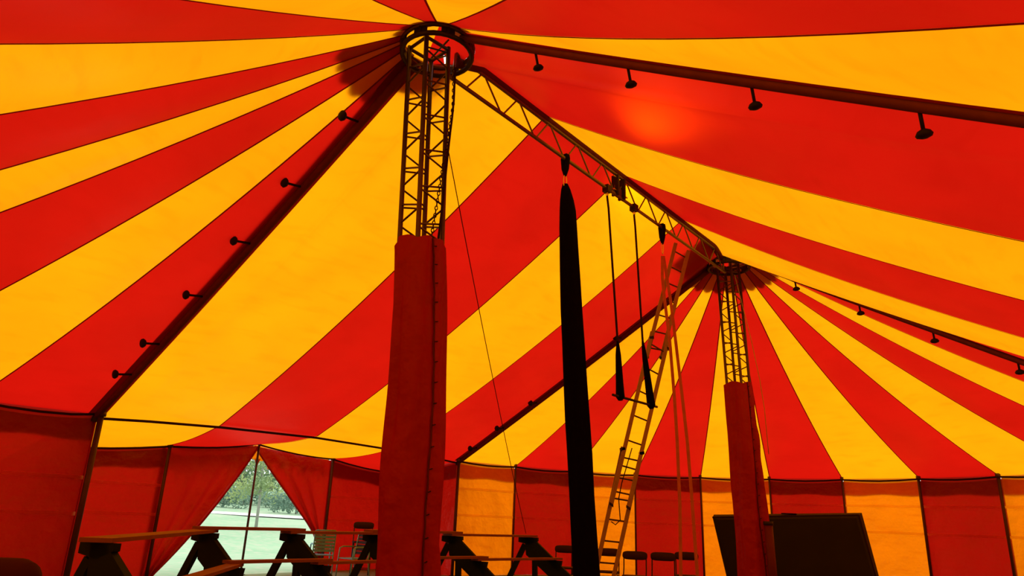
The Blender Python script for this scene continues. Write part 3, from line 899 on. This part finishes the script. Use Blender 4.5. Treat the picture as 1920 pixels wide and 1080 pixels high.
chairs = [(1061, 15.3, 'dark folding chair just left of the foot of the black silk'),
          (1140, 14.6, 'dark folding chair between the black silk and the ladder foot'),
          (1189, 13.6, 'dark folding chair just right of the ladder foot'),
          (1242, 13.6, 'dark folding chair left of the aerial straps at the yellow and red wall'),
          (1287, 14.3, 'dark folding chair behind the foot of the aerial straps')]
for i, (x, d, lab) in enumerate(chairs):
    o = fc if i == 0 else copy_tree(fc)
    p = at_depth(x, 1030, d); o.location = V((p.x, p.y, 0))
    o.rotation_euler = (0, 0, math.atan2(p.x - 1.7, -(p.y - 9.5)) * -0.0 + math.atan2(-p.x, p.y) + random.uniform(-0.08, 0.08))
    tag(o, lab, 'chair', 'dark folding chairs by the far wall')
def garden_chair(dark_back=False):
    o = empty('garden_chair')
    w = 0.215
    m = M['daylitplastic']
    for sx in (-1, 1):
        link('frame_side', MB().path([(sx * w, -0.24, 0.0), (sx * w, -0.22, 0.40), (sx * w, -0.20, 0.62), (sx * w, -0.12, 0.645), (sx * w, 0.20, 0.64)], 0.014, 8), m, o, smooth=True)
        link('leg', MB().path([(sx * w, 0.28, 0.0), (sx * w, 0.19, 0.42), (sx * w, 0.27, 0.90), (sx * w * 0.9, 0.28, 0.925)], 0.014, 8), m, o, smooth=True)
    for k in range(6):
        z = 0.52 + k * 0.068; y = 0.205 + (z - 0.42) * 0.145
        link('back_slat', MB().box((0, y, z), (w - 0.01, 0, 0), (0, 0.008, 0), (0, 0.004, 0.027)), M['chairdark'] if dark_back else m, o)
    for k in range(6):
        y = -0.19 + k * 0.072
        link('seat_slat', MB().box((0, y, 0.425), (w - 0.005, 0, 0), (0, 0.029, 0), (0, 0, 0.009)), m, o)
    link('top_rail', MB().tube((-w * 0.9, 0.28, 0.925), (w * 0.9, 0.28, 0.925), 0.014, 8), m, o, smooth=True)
    return o
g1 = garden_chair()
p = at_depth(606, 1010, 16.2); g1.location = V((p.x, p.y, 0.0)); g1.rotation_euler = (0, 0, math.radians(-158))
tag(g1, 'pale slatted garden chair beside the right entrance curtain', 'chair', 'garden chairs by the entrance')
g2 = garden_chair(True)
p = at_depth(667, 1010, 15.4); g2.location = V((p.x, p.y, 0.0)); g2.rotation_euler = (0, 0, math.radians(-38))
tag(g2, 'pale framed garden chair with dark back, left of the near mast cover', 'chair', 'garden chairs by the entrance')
tall = folding_chair(0.70, 1.12)
tall.name = 'bar_stool'
p = at_depth(683, 980, 16.6); tall.location = V((p.x, p.y, 0)); tall.rotation_euler = (0, 0, 0.2)
tag(tall, 'dark high chair with low backrest at red wall left of near mast', 'stool')

# ------------------------------------------------------------------ mat, post, pad
dm = 14.6
tl = at_depth(1336, 970, dm); tr = at_depth(1610, 966, dm); 
bl0 = at_depth(1362, 1075, dm); br0 = at_depth(1640, 1075, dm)
def down(a, b):
    t = (a.z - 0.0) / (a.z - b.z); return a + (b - a) * t
bl, br = down(tl, bl0), down(tr, br0)
back = V((0.10, 0.42, 0.0))
k = 0.05
mtop = (tl + tr) / 2
mato = empty('crash_mat', V(((bl.x + br.x) / 2, dm, 0)))
front = [bl, br, tr, tl]
def ins_(pts, a):
    c = sum(pts, V()) / 4
    return [p + (c - p).normalized() * a for p in pts]
f0 = [p + V((0, -0.06, 0)) for p in ins_(front, 0.10)]
f1 = ins_(front, 0.0)
side = V((0.26, 0.10, 0.05))
b1 = [front[0] + back, front[1] + back + V((0.17, 0, 0)), front[2] + back + V((0.17, 0, 0.06)), front[3] + back + V((0.05, 0, 0.06))]
link('cover', MB().rings([f0, f1, b1, [p + V((0, 0.05, 0)) for p in ins_(b1, 0.1)]]), M['mat'], mato)
for a, b in ((f1[3], f1[2]), (f1[2], f1[1])):
    link('piping', MB().tube(a, b, 0.018, 6), M['rope'], mato, smooth=True)
hnd = tl.lerp(tr, 0.55) + V((0, 0.2, 0.045))
link('handle', MB().box(hnd, (0.14, 0, 0), (0, 0.04, 0), (0, 0, 0.012)), M['sling'], mato)
tag(mato, 'large dark slanted crash mat standing behind the far king pole', 'mat')
pp = at_depth(1447, 1030, 12.9)
po = empty('post', V((pp.x, pp.y, 0)))
zt = at_depth(1443, 980, 12.9).z
link('tube', MB().tube((pp.x, pp.y, 0), (pp.x - 0.03, pp.y, zt - 0.03), 0.072, 12), M['post'], po, smooth=True)
link('collar', MB().tube((pp.x - 0.03, pp.y, zt - 0.04), (pp.x - 0.03, pp.y, zt + 0.02), 0.085, 12), M['dark_steel'], po, smooth=True)
tag(po, 'short reddish post right beside the covered far king pole', 'post')
c = at_depth(28, 1046, 4.6)
loops = []
for j, (x, rad) in enumerate(((-0.42, 0.10), (-0.40, 0.16), (-0.2, 0.175), (0.05, 0.175), (0.11, 0.15), (0.14, 0.09))):
    L = []
    for i in range(20):
        a = 2 * math.pi * i / 20
        L.append(V((c.x + x, c.y + rad * math.cos(a), c.z - 0.175 + rad * math.sin(a))))
    loops.append(L)
seat = empty('padded_seat', V((c.x - 0.15, c.y, 0)))
link('backrest', MB().rings(loops), M['rmat'], seat, smooth=True)
for dx in (-0.35, 0.06):
    link('leg', MB().tube((c.x + dx, c.y, 0), (c.x + dx, c.y, c.z - 0.2), 0.02, 8), M['dark_steel'], seat, smooth=True)
link('seat_pad', MB().box((c.x - 0.14, c.y + 0.25, 0.44), (0.26, 0, 0), (0, 0.24, 0), (0, 0, 0.04)), M['rmat'], seat)
for dx in (-0.35, 0.06):
    link('leg', MB().tube((c.x + dx, c.y + 0.45, 0), (c.x + dx, c.y + 0.45, 0.42), 0.02, 8), M['dark_steel'], seat, smooth=True)
tag(seat, 'dark red rounded padded seat back in the bottom left corner', 'seat')

# ------------------------------------------------------------------ trees outside
def leaf_cloud(centers, count, size, seed):
    rnd = random.Random(seed); mb = MB()
    for _ in range(count):
        c, rad = rnd.choice(centers)
        while True:
            d = V((rnd.uniform(-1, 1), rnd.uniform(-1, 1), rnd.uniform(-1, 1)))
            if 0.15 < d.length < 1: break
        d = d * (0.55 + 0.45 * rnd.random())
        p = c + V((d.x * rad, d.y * rad, d.z * rad * 0.8))
        u = V((rnd.uniform(-1, 1), rnd.uniform(-1, 1), rnd.uniform(-1, 1))).normalized(); w = u.orthogonal().normalized()
        s = size * rnd.uniform(0.6, 1.3)
        mb.quad(p - u * s, p - w * s * 0.5, p + u * s, p + w * s * 0.5)
    return mb
def tree(px, d, h, rad, label, seed, leaf='leaf', count=2600, size=0.17, trunk_r=0.22, bark='bark', drop=0.0, name='tree'):
    rnd = random.Random(seed)
    b = at_depth(px, 940, d); b.z = gz(b) - 0.05
    o = empty(name, b)
    top = b + V((rnd.uniform(-.3, .3), 0, h * 0.85))
    link('trunk', MB().path([b, b.lerp(top, 0.4) + V((rnd.uniform(-.15, .15), 0, 0)), top], [trunk_r, trunk_r * 0.7, trunk_r * 0.2], 8), M[bark], o, smooth=True)
    cs = []
    for k in range(14):
        a = rnd.random() * 6.28; q = rnd.uniform(0, 0.75)
        zf = rnd.uniform(drop, 1.0)
        cs.append((b + V((math.cos(a) * rad * q, math.sin(a) * rad * q, h * (0.12 + 0.80 * zf))), rad * rnd.uniform(0.32, 0.55)))
    fo = link('foliage', leaf_cloud(cs, count, size, seed), M[leaf], o)
    fo['kind'] = 'stuff'
    for k in range(3):
        z = 0.35 + 0.15 * k; c0 = b.lerp(top, z); cc = cs[k][0]
        link('branch', MB().path([c0, cc], [trunk_r * 0.4, trunk_r * 0.12], 6), M[bark], o)
    tag(o, label, 'tree', 'trees beyond the entrance')
tree(395, 54, 12, 5.0, 'dark leafy tree seen outside at the left of the entrance opening', 11)
tree(448, 66, 11, 4.2, 'dark green tree left of the thin pole in the entrance opening', 12)
tree(505, 78, 13, 5.0, 'dark green tree behind the birch outside the entrance', 13)
tree(560, 55, 10, 4.4, 'dark green tree outside at the right of the entrance opening', 14)
tree(620, 66, 12, 5.0, 'leafy tree outside hidden largely by the right entrance curtain', 15)
tree(487, 31, 5.2, 1.7, 'slim pale birch with yellow green leaves outside the entrance', 21, 'leaf2', 3600, 0.06, 0.07, 'birch', 0.12, 'birch_tree')
for i, (px, d, rr, lab) in enumerate(((556, 45, 1.5, 'low rounded grey green bush on the lawn right of the birch'), (522, 50, 1.2, 'low grey green bush on the lawn behind the birch'), (455, 52, 1.3, 'low grey green bush below the trees left of the thin pole'), (418, 47, 1.4, 'low grey green bush at the far left under the trees'))):
    b = at_depth(px, 950, d); b.z = gz(b)
    o = empty('bush', b)
    f = link('foliage', leaf_cloud([(b + V((rr * dx, 0, rr * 0.45)), rr * 0.7) for dx in (-0.7, 0, 0.7)], 900, 0.11, 40 + i), M['bush'], o); f['kind'] = 'stuff'
    link('stem', MB().tube(b, b + V((0, 0, rr * 0.5)), 0.05, 6), M['bark'], o)
    tag(o, lab, 'bush', 'bushes on the lawn')
